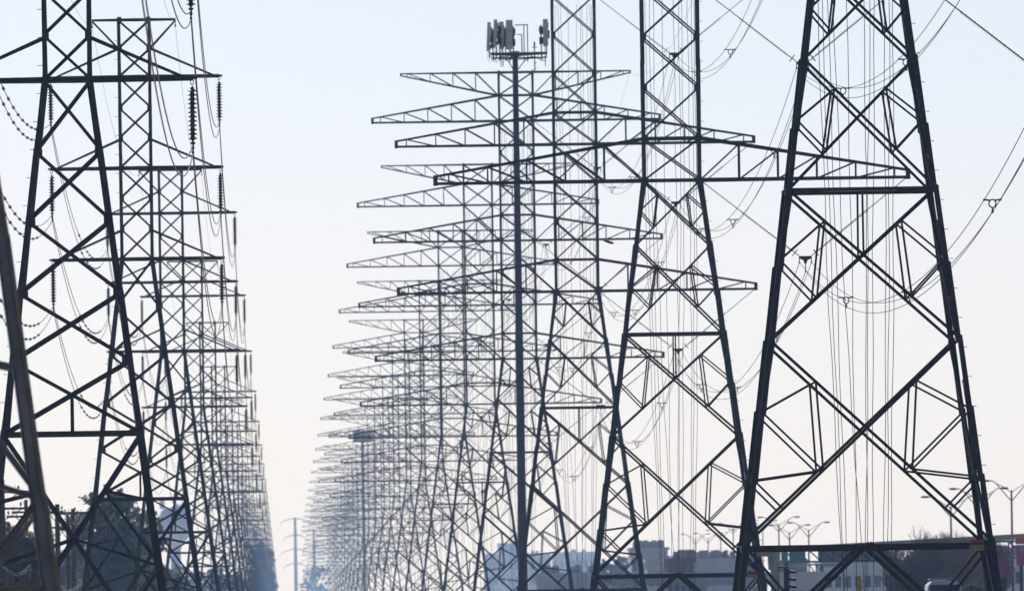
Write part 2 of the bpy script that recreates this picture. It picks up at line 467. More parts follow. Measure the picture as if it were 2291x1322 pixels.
for i, d in enumerate(D_R):
    if i < 4: lab = R_LAB[i]
    elif i < 12: lab = ORD[i] + ' pylon of the right row counted away from the camera'
    else: lab = 'tiny haze-faded pylon at the far crowded end of the right row'
    if i >= 8:
        o = tag(link('lattice_pylon', R_FAR, None, (RX, d, 0)), lab, 'pylon', 'right row of long armed pylons'); continue
    if i == 0 or i == 2:
        t = empty('lattice_pylon', (RX, d, 0), lab, 'pylon', 'right row of long armed pylons')
        for me in RK.legs: link('leg', me, t)
        for me in RK.brac: link('bracing', me, t)
        for me in RK.struts: link('strut', me, t)
        for me in RK.arms: link('crossarm', me, t)
        for me in RK.earth: link('earthwire_arm', me, t)
        for me in RK.strings: link('insulator_string', me, t)
        for me in RK.yokes: link('yoke_plate', me, t)
        if i == 0:
            for me in RK.cables: link('hanging_cable', me, t)
            for me, l_ in zip(RK.plates, ('yellow warning plate', 'red warning plate', 'yellow warning plate')): tag(link('warning_plate', me, t), l_)
            # climbing pegs on the front right leg
            legr = [c for c in t.children if c.data == RK.legs[1]][0]
            z = .4
            while z < 40:
                s_ = hR(z); link('step_bolt', PEG, legr, (s_ + .02, -s_ + .0, z + Z0)); z += 1.0
        for me in RK.foot: link('footing', me, t)
        proto = t
    else:
        proto_src = near_R[0] if i == 1 else near_R[2]
        t = copy_tree(proto_src); t.location = (RX, d, 0); t['label'] = lab
        if i == 3:
            for me in RK.cables[::2]: link('hanging_cable', me, t)
    if i == 2:
        for me in RK.cables: link('hanging_cable', me, t)
    near_R.append(t)

for i, d in enumerate(D_L):
    if i < 4: lab = L_LAB[i]
    elif i < 12: lab = ORD[i] + ' pylon of the left row counted away from the camera'
    else: lab = 'tiny haze-faded pylon at the far crowded end of the left row'
    if i >= 9:
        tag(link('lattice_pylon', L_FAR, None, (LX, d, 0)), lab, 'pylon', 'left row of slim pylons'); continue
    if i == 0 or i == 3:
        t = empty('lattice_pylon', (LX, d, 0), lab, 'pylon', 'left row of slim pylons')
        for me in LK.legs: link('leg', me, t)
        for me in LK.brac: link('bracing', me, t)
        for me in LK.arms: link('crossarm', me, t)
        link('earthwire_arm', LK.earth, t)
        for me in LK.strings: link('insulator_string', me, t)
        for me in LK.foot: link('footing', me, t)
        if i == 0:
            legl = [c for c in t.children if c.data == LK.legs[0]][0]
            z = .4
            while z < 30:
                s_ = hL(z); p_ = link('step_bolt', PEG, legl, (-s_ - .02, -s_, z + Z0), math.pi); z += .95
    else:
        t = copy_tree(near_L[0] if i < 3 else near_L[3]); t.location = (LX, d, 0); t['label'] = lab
    near_L.append(t)

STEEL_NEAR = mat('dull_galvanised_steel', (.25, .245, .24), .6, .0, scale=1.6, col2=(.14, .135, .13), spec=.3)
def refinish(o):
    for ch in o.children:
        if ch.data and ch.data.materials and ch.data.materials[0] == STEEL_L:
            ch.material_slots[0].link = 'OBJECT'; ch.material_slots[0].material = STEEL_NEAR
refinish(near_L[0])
PALEPOLE = mat('haze_pale_pole', (.78, .80, .82), .6, noise=.05)  # pale colour paints extra distance haze onto the far pole pylons

# two tubular pylons of another line, far off between the rows
for (px, py, d, lab) in ((660, 1157, 8500, 'lone pale blue pole pylon ghosting in the gap between the two rows'),
                         (702, 1184, 9500, 'faint pole pylon just right of the lone one in the gap')):
    p = at(px, py, d); H = p.z
    o = empty('pole_pylon', (p.x, d, 0), lab, 'pylon', 'far pole pylons in the gap')
    m = MB(); m.lathe((0,0,-.5), (0,0,1), [(0, 1.1), (H*.5, .9), (H+.5, .6)], 14); m.build('pole', PALEPOLE, o)
    for k, (za, L) in enumerate(((H-.3, 7.2), (H-8.5, 6), (H-15.5, 7.2), (H-22.5, 6))):
        m = MB()
        for sd in (-1, 1):
            m.tube((0,0,za), (sd*L*.5, 0, za-.7), .3, .22, n=8); m.tube((sd*L*.5, 0, za-.7), (sd*L, 0, za-2.1), .22, .14, n=8)
        m.build('crossarm', PALEPOLE, o)
        for sd in (-1, 1):
            q = MB(); q.lathe((sd*L, 0, za-2.1), (0,0,-1), [(.1*i_, .13 if i_ % 2 else .06) for i_ in range(22)], 8); q.build('insulator_string', PALEPOLE, o)

# ------------------------------------------------------------------ conductors
def span_pts(a, b, sag, n):
    out = []
    for i in range(n + 1):
        t = i / n; p = a.lerp(b, t); p.z -= 4*sag*t*(1-t); out.append(p)
    return out
def run(points, sag, r, nseg):
    pts = []
    for i, (a, b) in enumerate(zip(points, points[1:])):
        L = (b - a).length; s_ = span_pts(a, b, sag * (L/SPAN)**2, nseg(i)); pts += s_ if not pts else s_[1:]
    m = MB(); m.path(pts, r, 5); return m

sp = MB()                           # three-way bundle spacer
sp.bar((-.3, 0, 0), (-.1, 0, -.02), .06); sp.bar((.3, 0, 0), (.1, 0, -.02), .06)
for dx in (-.3, .3): sp.tube((dx, -.12, 0), (dx, .12, 0), .05)
ring = [V((.13*math.cos(t), 0, -.14 + .15*math.sin(t))) for t in [2*math.pi*i/12 for i in range(13)]]
sp.path(ring, .028, 5); sp.bar((0, 0, -.28), (0, 0, -.45), .06); sp.tube((0, -.12, -.45), (0, .12, -.45), .055)
SPACER = sp.mesh('spacer', GALV)
bd = MB(); bd.lathe((0, 0, -.0), (0, 1, 0), [(-2.1, .018), (-1.9, .04), (-1.3, .045), (-1.1, .02), (-.5, .02), (-.4, .07), (.4, .07), (.5, .02), (1.1, .02), (1.3, .045), (1.9, .04), (2.1, .018)], 8)
BEAD = bd.mesh('wire_bead', PORC)

dR = [302.0] + D_R[:13]
for z, nm in zip(R_ARMS, ('lowest', 'middle', 'upper')):
    zz = z + YZ + Z0
    t = empty('conductor_bundle', (0, 0, 0), 'three-wire conductor bundle hung under the %s right arms of the right row' % nm, 'power line', 'conductors of the right row')
    for dx, dz in ((-.3, -.3), (.3, -.3), (0, -.75)):
        run([V((RX+YX+dx, d, zz+dz)) for d in dR], 4.3, .017, lambda i: 40 if i < 5 else 14).build('wire', WIRE, t)
    for i in range(0, 5):
        a, b = dR[i], dR[i+1]
        for f in (.185, .49, .78):
            sag = 4.3 * ((b-a)/SPAN)**2
            link('spacer', SPACER, t, (RX+YX, a + (b-a)*f, zz - .3 - 4*sag*f*(1-f)))
zt = 46.1 + Z0 - .2
tag(run([V((RX+9.4, d, zt)) for d in dR], 3.0, .009, lambda i: 20).build('earth_wire', WIRE), 'thin earth wire along the tops of the right row', 'power line')

for z, nm in zip(L_ARMS, ('lowest', 'middle', 'upper')):
    for sd, sn in ((1, 'right'), (-1, 'left')):
        t = empty('conductor_bundle', (0, 0, 0), 'two-wire conductor hung from the %s %s arms of the left row' % (nm, sn), 'power line', 'conductors of the left row')
        x = LX + sd*4.22
        for dz in (-2.26, -2.56):
            sag = 3.0 if dz > -2.4 else 3.35
            run([V((x, d, z + Z0 + dz)) for d in D_L[:14]], sag, 0.02, lambda i: 40 if i < 5 else 14).build('wire', WIRE, t)
            if sd < 0:
                for i in range(1, 4):
                    a, b = D_L[i], D_L[i+1]
                    for j in range(9):
                        f = .80 - j*.048
                        o = link('wire_bead', BEAD, t, (x, a + (b-a)*f, z + Z0 + dz - 4*sag*f*(1-f)))
                        o.rotation_euler.x = math.atan2(-4*sag*(1-2*f), b-a)
for sd, sn in ((1, 'right'), (-1, 'left')):
    tag(run([V((LX+sd*2.08, d, 30.9+Z0-.33)) for d in D_L[:12]], 2.2, .008, lambda i: 20).build('earth_wire', WIRE),
        'hair-thin earth wire at the %s tips of the left row tops' % sn, 'power line')

# ------------------------------------------------------------------ phone masts
def phone_mast():
    d = 1250.0; top = at(1153, 150, d); sc_ = F / d
    o = empty('cell_tower', (top.x, d, 0), 'tall dark phone mast with grey panel antennas on a triangular top frame', 'phone mast')
    H = top.z
    m = MB(); m.lathe((0,0,0), (0,0,1), [(0, .36), (H*.25, .33), (H*.26, .315), (H*.55, .285), (H*.56, .27), (H*.85, .235), (H*.86, .225), (H+.95, .2)], 20); m.build('pole', GALV, o, smooth=True)
    zf = H + .95
    m = MB(); L = 2.1
    cs = [V((-1.75, -.9, zf)), (V((2.3, -.5, zf+.03))), V((.2, 2.2, zf))]
    for a, b in ((0,1),(1,2),(2,0)):
        m.tube(cs[a], cs[b], .095); m.tube(cs[a]+V((0,0,-.32)), cs[b]+V((0,0,-.32)), .045)
        for f in [i/8 for i in range(9)]:
            p = cs[a].lerp(cs[b], f); m.tube(p, cs[a].lerp(cs[b], min(1, f+.06))+V((0,0,-.32)), .02, n=4)
    for c in cs:
        m.tube((0,0,zf+.02), c, .08); 
        mid = V((c.x*.55, c.y*.55, zf-.2)); m.tube((c.x*.08, c.y*.08, zf-1.15), (c.x*.28, c.y*.28, zf-.55), .035); m.tube((c.x*.28, c.y*.28, zf-.55), mid, .035)
    m.tube((0,0,zf-.25), (0,0,zf+.2), .3, n=16)
    m.build('platform_frame', GALV, o)
    # panel antennas: offset x in px from the pole, y, width px, top px, bottom px
    for (x0, x1, yt, yb, y_, yaw, tilt) in ((1090, 1097, 50, 115, -.6, 50, .05), (1105, 1112, 44, 104, -.95, 55, .03), (1117, 1127, 49, 110, -.2, 20, .0),
                                   (1132, 1147, 45, 111, -1.0, 0, .01), (1215, 1226, 43, 104, -.55, 0, -.0)):
        w = (x1 - x0) / sc_; h = (yb - yt) / sc_
        c = at((x0+x1)/2, (yt+yb)/2, d + y_)
        m = MB(); prof = [(-w/2, -.05), (-w/2+.03, -.1), (w/2-.03, -.1), (w/2, -.05), (w/2, .08), (-w/2, .08)]
        k = len(prof); vs = [(x, y, -h/2) for x, y in prof] + [(x, y, h/2) for x, y in prof]
        m.add(vs, [tuple(range(k)), tuple(range(2*k-1, k-1, -1))] + [(i, i+k, (i+1) % k + k, (i+1) % k) for i in range(k)])
        a = m.build('panel_antenna', PANEL, o, (c.x - top.x, y_, c.z)); a.rotation_euler = (0, tilt, R(yaw * .35))
        # the pipe it is clamped on, with a radio box behind
        m = MB(); m.tube((c.x-top.x+.05, y_+.25, zf-.3), (c.x-top.x+.05, y_+.25, c.z+h*.42), .035)
        for q in (-.3, .3): m.bar((c.x-top.x, y_+.06, c.z+h*q), (c.x-top.x+.05, y_+.25, c.z+h*q), .06)
        m.build('mount_pipe', GALV, o)
        m = MB(); m.box((c.x-top.x+.16, y_+.42, c.z-.1), .3, .2, .62); m.box((c.x-top.x+.12, y_+.4, c.z+.55), .24, .16, .4); m.box((c.x-top.x+.1, y_+.36, c.z-.75), .2, .16, .3); m.build('radio_unit', BLACK, o)
        sg_ = -1 if x0 > 1200 else 1
        m = MB(); m.tube((c.x-top.x+sg_*.3, y_+.55, zf-.5), (c.x-top.x+sg_*.3, y_+.55, c.z+h*.3), .04); m.box((c.x-top.x+sg_*.3, y_+.68, c.z+.2), .26, .2, .55); m.box((c.x-top.x+sg_*.3, y_+.68, c.z-.55), .3, .2, .5)
        m.bar((c.x-top.x, y_+.3, c.z+.3), (c.x-top.x+sg_*.3, y_+.55, c.z+.3), .05); m.bar((c.x-top.x, y_+.3, c.z-.6), (c.x-top.x+sg_*.3, y_+.55, c.z-.6), .05)
        m.build('radio_unit', BLACK, o)
        m = MB(); bx0 = c.x-top.x+sg_*.26
        m.path([V((bx0, y_+.5, c.z+.6)), V((bx0+sg_*.16, y_+.5, c.z+.5)), V((bx0+sg_*.2, y_+.5, c.z+.2)), V((bx0+sg_*.08, y_+.5, c.z-.1)), V((bx0+sg_*.12, y_+.5, c.z-.6)), V((bx0, y_+.5, zf))], .025, 5)
        m.build('jumper_cable', BLACK, o)
        m = MB()
        for q in range(3):
            bx = c.x-top.x + (q-1)*.06
            pts = [V((bx, y_+.1, c.z-h/2)), V((bx+.03*q, y_+.2, c.z-h/2-.2)), V((bx-.06, y_+.3, zf-.45-.1*q)), V((bx*.5, y_*.4, zf-.15))]
            m.path(pts, .018, 4)
        m.build('jumper_cable', BLACK, o)
    m = MB(); zc = zf
    for (x, zt_) in ((.92, 2.15), (.66, 2.05)): m.tube((x, -.55, zc-.6), (x, -.55, zc+zt_), .035)
    m.tube((.0, -.55, zc+2.1), (.92, -.55, zc+2.1), .04); m.tube((.1, -.5, zc+1.4), (.5, -.5, zc+1.4), .03); m.tube((.5, -.5, zc), (.5, -.5, zc+1.4), .04)
    m.build('empty_mount', GALV, o)
    m = MB(); m.tube((1.42, -.5, zc-1.4), (1.42, -.5, zc+.85), .04); m.bar((1.2, -.5, zc+.45), (1.65, -.5, zc+.45), .04)
    for q in (-1.1, -.7, .0): m.bar((1.35, -.5, zc+q), (1.55, -.5, zc+q), .05)
    m.tube((1.42, -.5, zc+.4), (1.42, -.5, zc+.85), .06); m.build('whip_antenna', GALV, o)
    m = MB()
    for x, y_ in ((-.9, -1.1), (-1.05, -1.0), (2.2, -.4)): m.tube((x, y_, zf-.2), (x, y_, zf-.95), .03)
    m.build('hanging_rod', GALV, o)
    m = MB()
    z = 3.0
    while z < H:
        for sx in (-1, 1): m.tube((sx*.3, 0, z), (sx*(.46 - .002*z), 0, z), .012, n=4)
        z += 1.2
    tag(m.build('climbing_pegs', GALV, o), None, None, None, 'stuff')
    for z in (9.6, 18.2, 27.5, 36): 
        m = MB(); r = .36 - .16*z/H; m.tube((0,0,z), (0,0,z+.12), r+.03, n=20); m.build('collar', GALV, o)
    return o
phone_mast()

def far_mast():
    d = 3500.0; p = at(811, 985, d)
    o = empty('cell_tower', (p.x, d, 0), 'distant blue-grey phone mast with a boxy antenna crown behind pylon arms', 'phone mast')
    H = p.z
    m = MB(); m.lathe((0,0,0), (0,0,1), [(0, .36), (H, .22)], 12); m.build('pole', CONC, o)
    m = MB(); 
    for a in range(3):
        t = R(120*a+90); q = R(120*a+210)
        m.tube((2*math.cos(t), 2*math.sin(t), H), (2*math.cos(q), 2*math.sin(q), H), .1); m.tube((0,0,H), (2*math.cos(t), 2*math.sin(t), H), .1)
    m.build('platform_frame', GALV, o)
    m = MB(); m.lathe((0,0,H-.35), (0,0,1), [(0, 1.2), (.05, 1.95), (.3, 1.95), (.35, 1.2)], 18); m.build('platform_deck', GALV, o)
    pm = MB(); pm.box((0,0,0), .62, .22, 2.3); me = pm.mesh('panel_antenna', PANEL)
    for a in range(16):
        t = R(22.5*a); r = 1.3 if a % 3 == 1 else 1.85
        link('panel_antenna', me, o, (r*math.cos(t), r*math.sin(t), H+1.05), t + math.pi/2)
far_mast()

# ------------------------------------------------------------------ wooden distribution poles, left
def u_pole(p, H, arms, lab, thick=.16, trans=False):
    o = empty('utility_pole', (p.x, p.y, 0), lab, 'utility pole', 'wooden poles at lower left')
    m = MB(); m.lathe((0,0,-.5), (0,0,1), [(0, thick*1.25), (H*.5, thick*1.1), (H+.45, thick*.85), (H+.5, thick*.7)], 12); m.build('pole', WOOD, o)
    for (z, x0, x1) in arms:
        m = MB(); m.box(((x0+x1)/2, -thick-.05, H+z), x1-x0, .1, .13)
        for sx in (x0*.55, x1*.55): m.bar((sx, -thick-.12, H+z), (0, -thick-.1, H+z-.75), .05)
        a = m.build('crossarm', WOOD, o)
        for x in (x0+.1, x0*.5, x1*.5, x1-.1):
            q = MB(); q.lathe((x, -thick-.05, H+z+.06), (0,0,1), [(0, .02), (.12, .02), (.14, .07), (.18, .075), (.2, .045), (.24, .065), (.3, .03)], 8); q.build('pin_insulator', PORC, a)
    if trans:
        m = MB(); m.lathe((.36, -.1, H-2.6), (0,0,1), [(0, .2), (.05, .24), (.8, .24), (.88, .2), (.9, .05)], 14); t = m.build('transformer', GALV, o)
        m = MB(); m.tube((.36, -.1, H-1.7), (.36, -.1, H-1.4), .04, .03); m.build('bushing', PORC, t)
    return o
UP = [ # px, top py, depth, arms, label, thickness, transformer
 (3, 1071, 980, [(-.75,-1.9,1.95),(-1.7,-1.9,2.2)], 'stout wooden pole at the left edge with two long crossarms', .21, False),
 (58, 1117, 1060, [(-1.05,-1.2,1.2)], 'wooden pole beside the leaning pylon leg with one short crossarm', .13, False),
 (84, 1126, 1120, [(-.55,-1.7,1.7),(-2.4,-1.2,1.1)], 'thick wooden pole left of the leaning leg carrying a transformer can', .24, True),
 (128, 1127, 1160, [(-.6,-1.1,2.4),(-1.6,-1.0,.9)], 'wooden pole just right of the leaning leg, its arm reaching right', .19, False),
 (151, 1149, 1230, [(-1.1,-.9,.9)], 'thin wooden pole left of the square-topped pole', .12, False),
 (163, 1137, 1300, [(-.4,-1.2,2.3),(-1.6,-1.3,1.6)], 'square-topped wooden pole before the small round tree', .17, False),
 (236, 1137, 1400, [(-2.4,-2.6,2.6),(-3.1,-1.4,1.4)], 'wooden pole rising in front of the big green tree', .19, False),
 (262, 1212, 1620, [(-.5,-1.2,1.2)], 'shorter wooden pole under the big tree with one arm', .17, False),
 (287, 1203, 1780, [(-.6,-1.4,1.4)], 'wooden pole under the tree right of the shorter one', .14, False),
 (303, 1226, 1980, [(-.5,-1.2,1.2)], 'dark wooden pole with a glinting cap near the pylon foot', .2, False),
 (326, 1244, 2200, [(-.5,-1.3,1.3)], 'far wooden pole left of the water tower stem', .17, False),
 (346, 1266, 2450, [(-.5,-1.3,1.3)], 'farthest wooden pole, barely above the lower frame edge', .17, False)]
tops = []
for (px, py, d, arms, lab, th, tr) in UP:
    p = at(px, py, d); u_pole(p, p.z, arms, lab, th, tr); tops.append(V((p.x, d, p.z)))
main = [tops[i] for i in (0, 2, 3, 5, 6, 7, 8, 9, 10, 11)]
for dx, nm in ((-1.5, 'left'), (.75, 'inner'), (1.6, 'right')):
    pts = []
    for a, b in zip(main, main[1:]):
        s_ = span_pts(a + V((dx, -.2, -.35)), b + V((dx, -.2, -.35)), 1.0, 12); pts += s_ if not pts else s_[1:]
    m = MB(); m.path(pts, .012, 4); tag(m.build('service_wire', WIRE), 'thin slack wire along the %s ends of the wooden pole arms' % nm, 'power line')
m = MB()
for a, b in zip([at(-20, 1230, 900), at(66, 1272, 1000), at(105, 1290, 1075)], [at(66, 1272, 1000), at(105, 1290, 1075), at(190, 1300, 1200)]):
    for q in range(2):
        s_ = span_pts(a + V((0, 0, .25*q)), b + V((0, 0, .25*q)), .75 + .15*q, 14); wob = random.Random(int(a.y) + q)
        m.path([p + V((wob.uniform(-.05, .05), 0, wob.uniform(-.06, .06))) for p in s_], .009, 4)
tag(m.build('service_wire', mat('bright_bare_wire', (.42, .41, .38), .4, .3)), 'sagging bright service cables in front of the olive bush', 'power line')

# ------------------------------------------------------------------ trees
def leaf_tree(name, base, H, crowns, leaf, n, size, lab, cat, group=None, trunk_r=.25, seed=1, mi=LEAF1):
    rn = random.Random(seed)
    o = empty(name, base, lab, cat, group)
    m = MB(); m.tube((0,0,-.3), (.1,0,H*.35), trunk_r*1.3, trunk_r*.9, n=9)
    for c in crowns:
        m.tube((.1,0,H*.33), (c[0]*.8, c[1]*.8, c[2]), trunk_r*.7, trunk_r*.15, n=6)
        for _ in range(5):
            q = V((c[0] + rn.uniform(-.7,.7)*c[3], c[1] + rn.uniform(-.7,.7)*c[3], c[2] + rn.uniform(-.4,.7)*c[4])); m.tube((c[0]*.6, c[1]*.6, c[2]*.8), q, trunk_r*.25, .02, n=4)
    m.build('trunk', BARK, o)
    m = MB(); tot = sum(c[3]**2*c[4] for c in crowns)
    for c in crowns:
        k = max(4, int(n * c[3]**2*c[4] / tot / 26))
        for _ in range(k):
            while True:
                v = V((rn.uniform(-1,1), rn.uniform(-1,1), rn.uniform(-1,1)))
                if .25 < v.length < 1: break
            v = v * (1 + rn.uniform(-.05, .18))
            cc = V((c[0] + v.x*c[3], c[1] + v.y*c[3], c[2] + v.z*c[4])); rad = rn.uniform(.35, .9) * min(1.2, c[3]*.4)
            for _ in range(26):
                p = cc + V((rn.gauss(0, 1), rn.gauss(0, 1), rn.gauss(0, .7))) * rad * .55
                a = V((rn.uniform(-1,1), rn.uniform(-1,1), rn.uniform(-1,1))).normalized(); b = a.cross(V((rn.uniform(-1,1), rn.uniform(-1,1), rn.uniform(-1,1)))).normalized()
                s1 = size * rn.uniform(.6, 1.4); s2 = s1 * rn.uniform(.4, .8)
                m.add([p - a*s1, p + b*s2, p + a*s1, p - b*s2], [(0,1,2,3)])
    m.build('crown', mi, o)
    return o
def px_tree(name, px, py, d, wpx, lab, cat, lobes, n, size, mi, seed, group=None, tr=.25):
    """tree whose top shows at pixel (px,py); lobes are (dx px, y px, half width px, half height px)"""
    s_ = d / F; p = at(px, py, d); crowns = []
    for k, (dx, y, hw, hh) in enumerate(lobes):
        q = at(px + dx, y, d); crowns.append((q.x - p.x, ((k * 37) % 7 - 3) * .25 * hw * s_ * .4, q.z, hw*s_, hh*s_))
    return leaf_tree(name, (p.x, d, 0), p.z, crowns, None, n, size, lab, cat, group, tr, seed, mi)

px_tree('leafy_tree', 235, 1088, 1500, 0, 'tall dark green tree behind the wooden poles at left', 'tree',
        [(-2, 1104, 22, 16), (26, 1112, 32, 19), (-30, 1124, 26, 17), (34, 1132, 36, 26), (0, 1150, 48, 30), (22, 1180, 46, 36), (-10, 1200, 40, 34), (25, 1235, 56, 45), (8, 1290, 62, 50)], 15000, .16, LEAF1, 4, 'green trees at left', .35)
px_tree('leafy_tree', 318, 1132, 1750, 0, 'rounded brighter green tree against the pale water tower', 'tree',
        [(0, 1152, 26, 20), (-20, 1170, 30, 26), (22, 1180, 28, 26), (8, 1210, 42, 34), (-6, 1260, 46, 46), (10, 1310, 48, 46)], 11000, .17, LEAF2, 5, 'green trees at left', .3)
px_tree('leafy_tree', 178, 1155, 1900, 0, 'small round dark tree between the wooden poles', 'tree',
        [(-6, 1168, 22, 13), (8, 1175, 20, 15), (0, 1196, 26, 18), (0, 1240, 22, 30)], 5000, .16, LEAF1, 6, 'green trees at left', .2)
px_tree('olive_bush', 30, 1165, 1010, 0, 'dry olive bush at the lower left corner behind the leaning leg', 'bush',
        [(-20, 1200, 40, 26), (15, 1215, 42, 32), (45, 1240, 34, 36), (-30, 1265, 48, 48), (20, 1280, 52, 50), (60, 1295, 34, 46)], 15000, .11, LEAF3, 8, None, .2)

for i, (px, py, d, w, lab) in enumerate(((150, 1232, 2100, 36, 'greyish brown shrub between the leaning leg and the tree foot'), (205, 1238, 2000, 36, 'greyish brown shrub under the tall green tree'),
        (262, 1246, 1700, 40, 'greyish brown shrub before the tree trunks at the wooden poles'), (330, 1255, 1650, 40, 'greyish brown shrub right of the wooden poles near the pylon foot'), (384, 1282, 1900, 34, 'low greyish shrub under the water tower'))):
    px_tree('roadside_shrub', px, py, d, 0, lab, 'shrub', [(0, py+14, w*.7, 15), (-w*.5, py+34, w*.7, 24), (w*.5, py+36, w*.7, 26), (0, py+70, w, 40)], 7500, .15, TWIG if i % 2 else LEAF3, 120+i, 'brown shrubs at lower left', .12)

def bare_mesh(seed, H, spread, up=.35):
    rn = random.Random(seed); mt, mw = MB(), MB()
    def grow(p, d, L, r, lvl):
        k = 3 if lvl < 3 else 2; q = p
        for i in range(k):
            d2 = (d + V((rn.uniform(-.22,.22), rn.uniform(-.22,.22), rn.uniform(-.05,.2)))).normalized(); e = q + d2 * (L/k)
            (mt if lvl < 2 else mw).tube(q, e, r*(1-.25*i/k), r*(1-.25*(i+1)/k), n=6 if lvl < 2 else 3, cap=False); q = e; d = d2
            if lvl < 5 and (i > 0 or lvl > 0):
                for _ in range(2 if lvl < 4 else 1):
                    a = rn.uniform(0, 6.28); s_ = spread * rn.uniform(.6, 1.3)
                    nd = (d + V((math.cos(a)*s_, math.sin(a)*s_, rn.uniform(.0, up)))).normalized(); grow(q, nd, L*rn.uniform(.5, .75), max(.012, r*.55), lvl+1)
        if lvl < 5:
            for _ in range(2):
                a = rn.uniform(0, 6.28); nd = (d + V((math.cos(a)*.5, math.sin(a)*.5, .25))).normalized(); grow(q, nd, L*.66, max(.012, r*.6), lvl+1)
    grow(V((0,0,-.2)), V((0,0,1)), H*.34, H*.018, 0)
    zmax = max(v[2] for v in mw.v); f = H / zmax
    for m in (mt, mw): m.v = [(x*f, y*f, z*f) for x, y, z in m.v]
    return mt.mesh('trunk', BARK), mw.mesh('branches', TWIG)
BT = [bare_mesh(21, 8.5, .75), bare_mesh(22, 8.5, .85), bare_mesh(23, 8.5, .65)]
BARE = [(2032, 1208, 1180, 0, 'leftmost bare tree behind the lower strut of the largest pylon'), (2068, 1172, 1210, 1, 'bare tree with a thin twig standing above the horizontal beam'),
        (2098, 1200, 1250, 2, 'bushy bare tree behind the van roof'), (2140, 1180, 1200, 1, 'tall bare tree left of the largest pylon right leg'),
        (2168, 1192, 1230, 0, 'bare tree just inside the right leg of the largest pylon'), (2204, 1206, 1280, 2, 'low bare tree behind the right leg foot of the largest pylon')]
for i, (px, py, d, k, lab) in enumerate(BARE):
    p = at(px, py, d); o = empty('bare_tree', (p.x, d, 0), lab, 'tree', 'bare winter trees at right', R(57*i))
    f = p.z / 8.5
    for nm, me in zip(('trunk', 'branches'), BT[k]): c = link(nm, me, o); c.scale = (f*.8, f*.8, f)
rn = random.Random(5)
for i, (px, py, w, lab) in enumerate(((2050, 1238, 34, 'dense brown thicket shrub behind the left V brace'), (2090, 1232, 38, 'dense brown thicket shrub above the van'), (2130, 1236, 38, 'dense brown thicket shrub right of the van roof'), (2172, 1245, 36, 'dense brown thicket shrub at the right leg'))):
    px_tree('thicket_shrub', px, py, 1290, 0, lab, 'shrub', [(0, py+16, w*.7, 18), (-14, py+36, w*.8, 26), (16, py+42, w*.8, 28), (0, py+76, w, 40)], 2300, .06, TWIG, 40+i, 'brown thicket at right', .1)
px_tree('green_shrub', 2182, 1300, 1150, 0, 'small green shrub at the bottom beside the largest pylon right leg', 'shrub', [(0, 1312, 14, 10), (-12, 1322, 14, 14), (14, 1325, 14, 14)], 1500, .08, LEAF2, 51, None, .08)

# far hazy trees along the horizon: (px, top py, depth, half width px)
FT = [(1352, 1250, 4200, 18), (1390, 1243, 4300, 22), (1505, 1236, 3600, 18), (1540, 1231, 3500, 22), (1578, 1238, 3600, 20), (1600, 1233, 3500, 20), (1640, 1229, 3500, 22), (1672, 1236, 3600, 18),
      (400, 1262, 4600, 26), (440, 1272, 4800, 26), (482, 1268, 5000, 26), (522, 1276, 5200, 26), (560, 1285, 5400, 22)]
FTL = ['far tree left of the pale grey block', 'far tree between two pale blocks', 'far tree at the right end of the grey block', 'far tree above the long low roofs', 'far tree under the distant street lamps',
       'far tree right of the distant lamp stems', 'far tree left of the largest pylon foot', 'far tree right behind the largest pylon left leg',
       'misty tree below the water tower', 'misty tree right of the water tower stem', 'misty tree behind the left row feet', 'misty tree deep in the left row', 'last misty tree at the left row end']
for i, ((px, py, d, hw), lab) in enumerate(zip(FT, FTL)):
    px_tree('leafy_tree', px, py, d, 0, lab, 'tree', [(0, py+12, hw*.75, 12), (-hw*.4, py+26, hw*.8, 18), (hw*.45, py+30, hw*.8, 20), (0, py+62, hw, 34)], 1700, .5, LEAF1, 60+i, 'hazy far trees', .4)
for i, (px, py, d, w, lab) in enumerate(((588, 1215, 6500, 22, 'blue far clump at the foot of the left row end'), (708, 1262, 11500, 34, 'pale blue far wood filling the gap right of the lone pole pylon'))):
    px_tree('far_wood', px, py, d, 0, lab, 'wood', [(0, py+14, w*.7, 14), (-w*.5, py+34, w*.6, 26), (w*.5, py+32, w*.6, 26), (-w*.2, py+80, w, 50), (w*.3, py+110, w, 60)], 11000, .7, LEAF1, 80+i, None, .8)

# ------------------------------------------------------------------ water tower
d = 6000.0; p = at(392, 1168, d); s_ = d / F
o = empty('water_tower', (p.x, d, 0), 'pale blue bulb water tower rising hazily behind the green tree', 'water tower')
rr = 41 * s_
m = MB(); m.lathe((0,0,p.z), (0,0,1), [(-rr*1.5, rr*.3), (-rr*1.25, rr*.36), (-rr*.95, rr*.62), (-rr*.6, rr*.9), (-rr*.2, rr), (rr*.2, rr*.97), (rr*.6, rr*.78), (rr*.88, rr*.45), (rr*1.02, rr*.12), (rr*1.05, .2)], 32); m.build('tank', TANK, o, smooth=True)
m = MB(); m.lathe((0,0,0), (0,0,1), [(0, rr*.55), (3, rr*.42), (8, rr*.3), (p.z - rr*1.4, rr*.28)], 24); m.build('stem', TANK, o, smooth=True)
m = MB(); m.lathe((-rr*.7, 0, p.z+rr*.75), (0,0,1), [(0, .9), (rr*.5, .9), (rr*.55, .5)], 12); m.lathe((0,0,p.z+rr*1.0), (0,0,1), [(0, .5), (1.2, .5), (1.4, .2)], 10); m.build('vent', TANK, o)

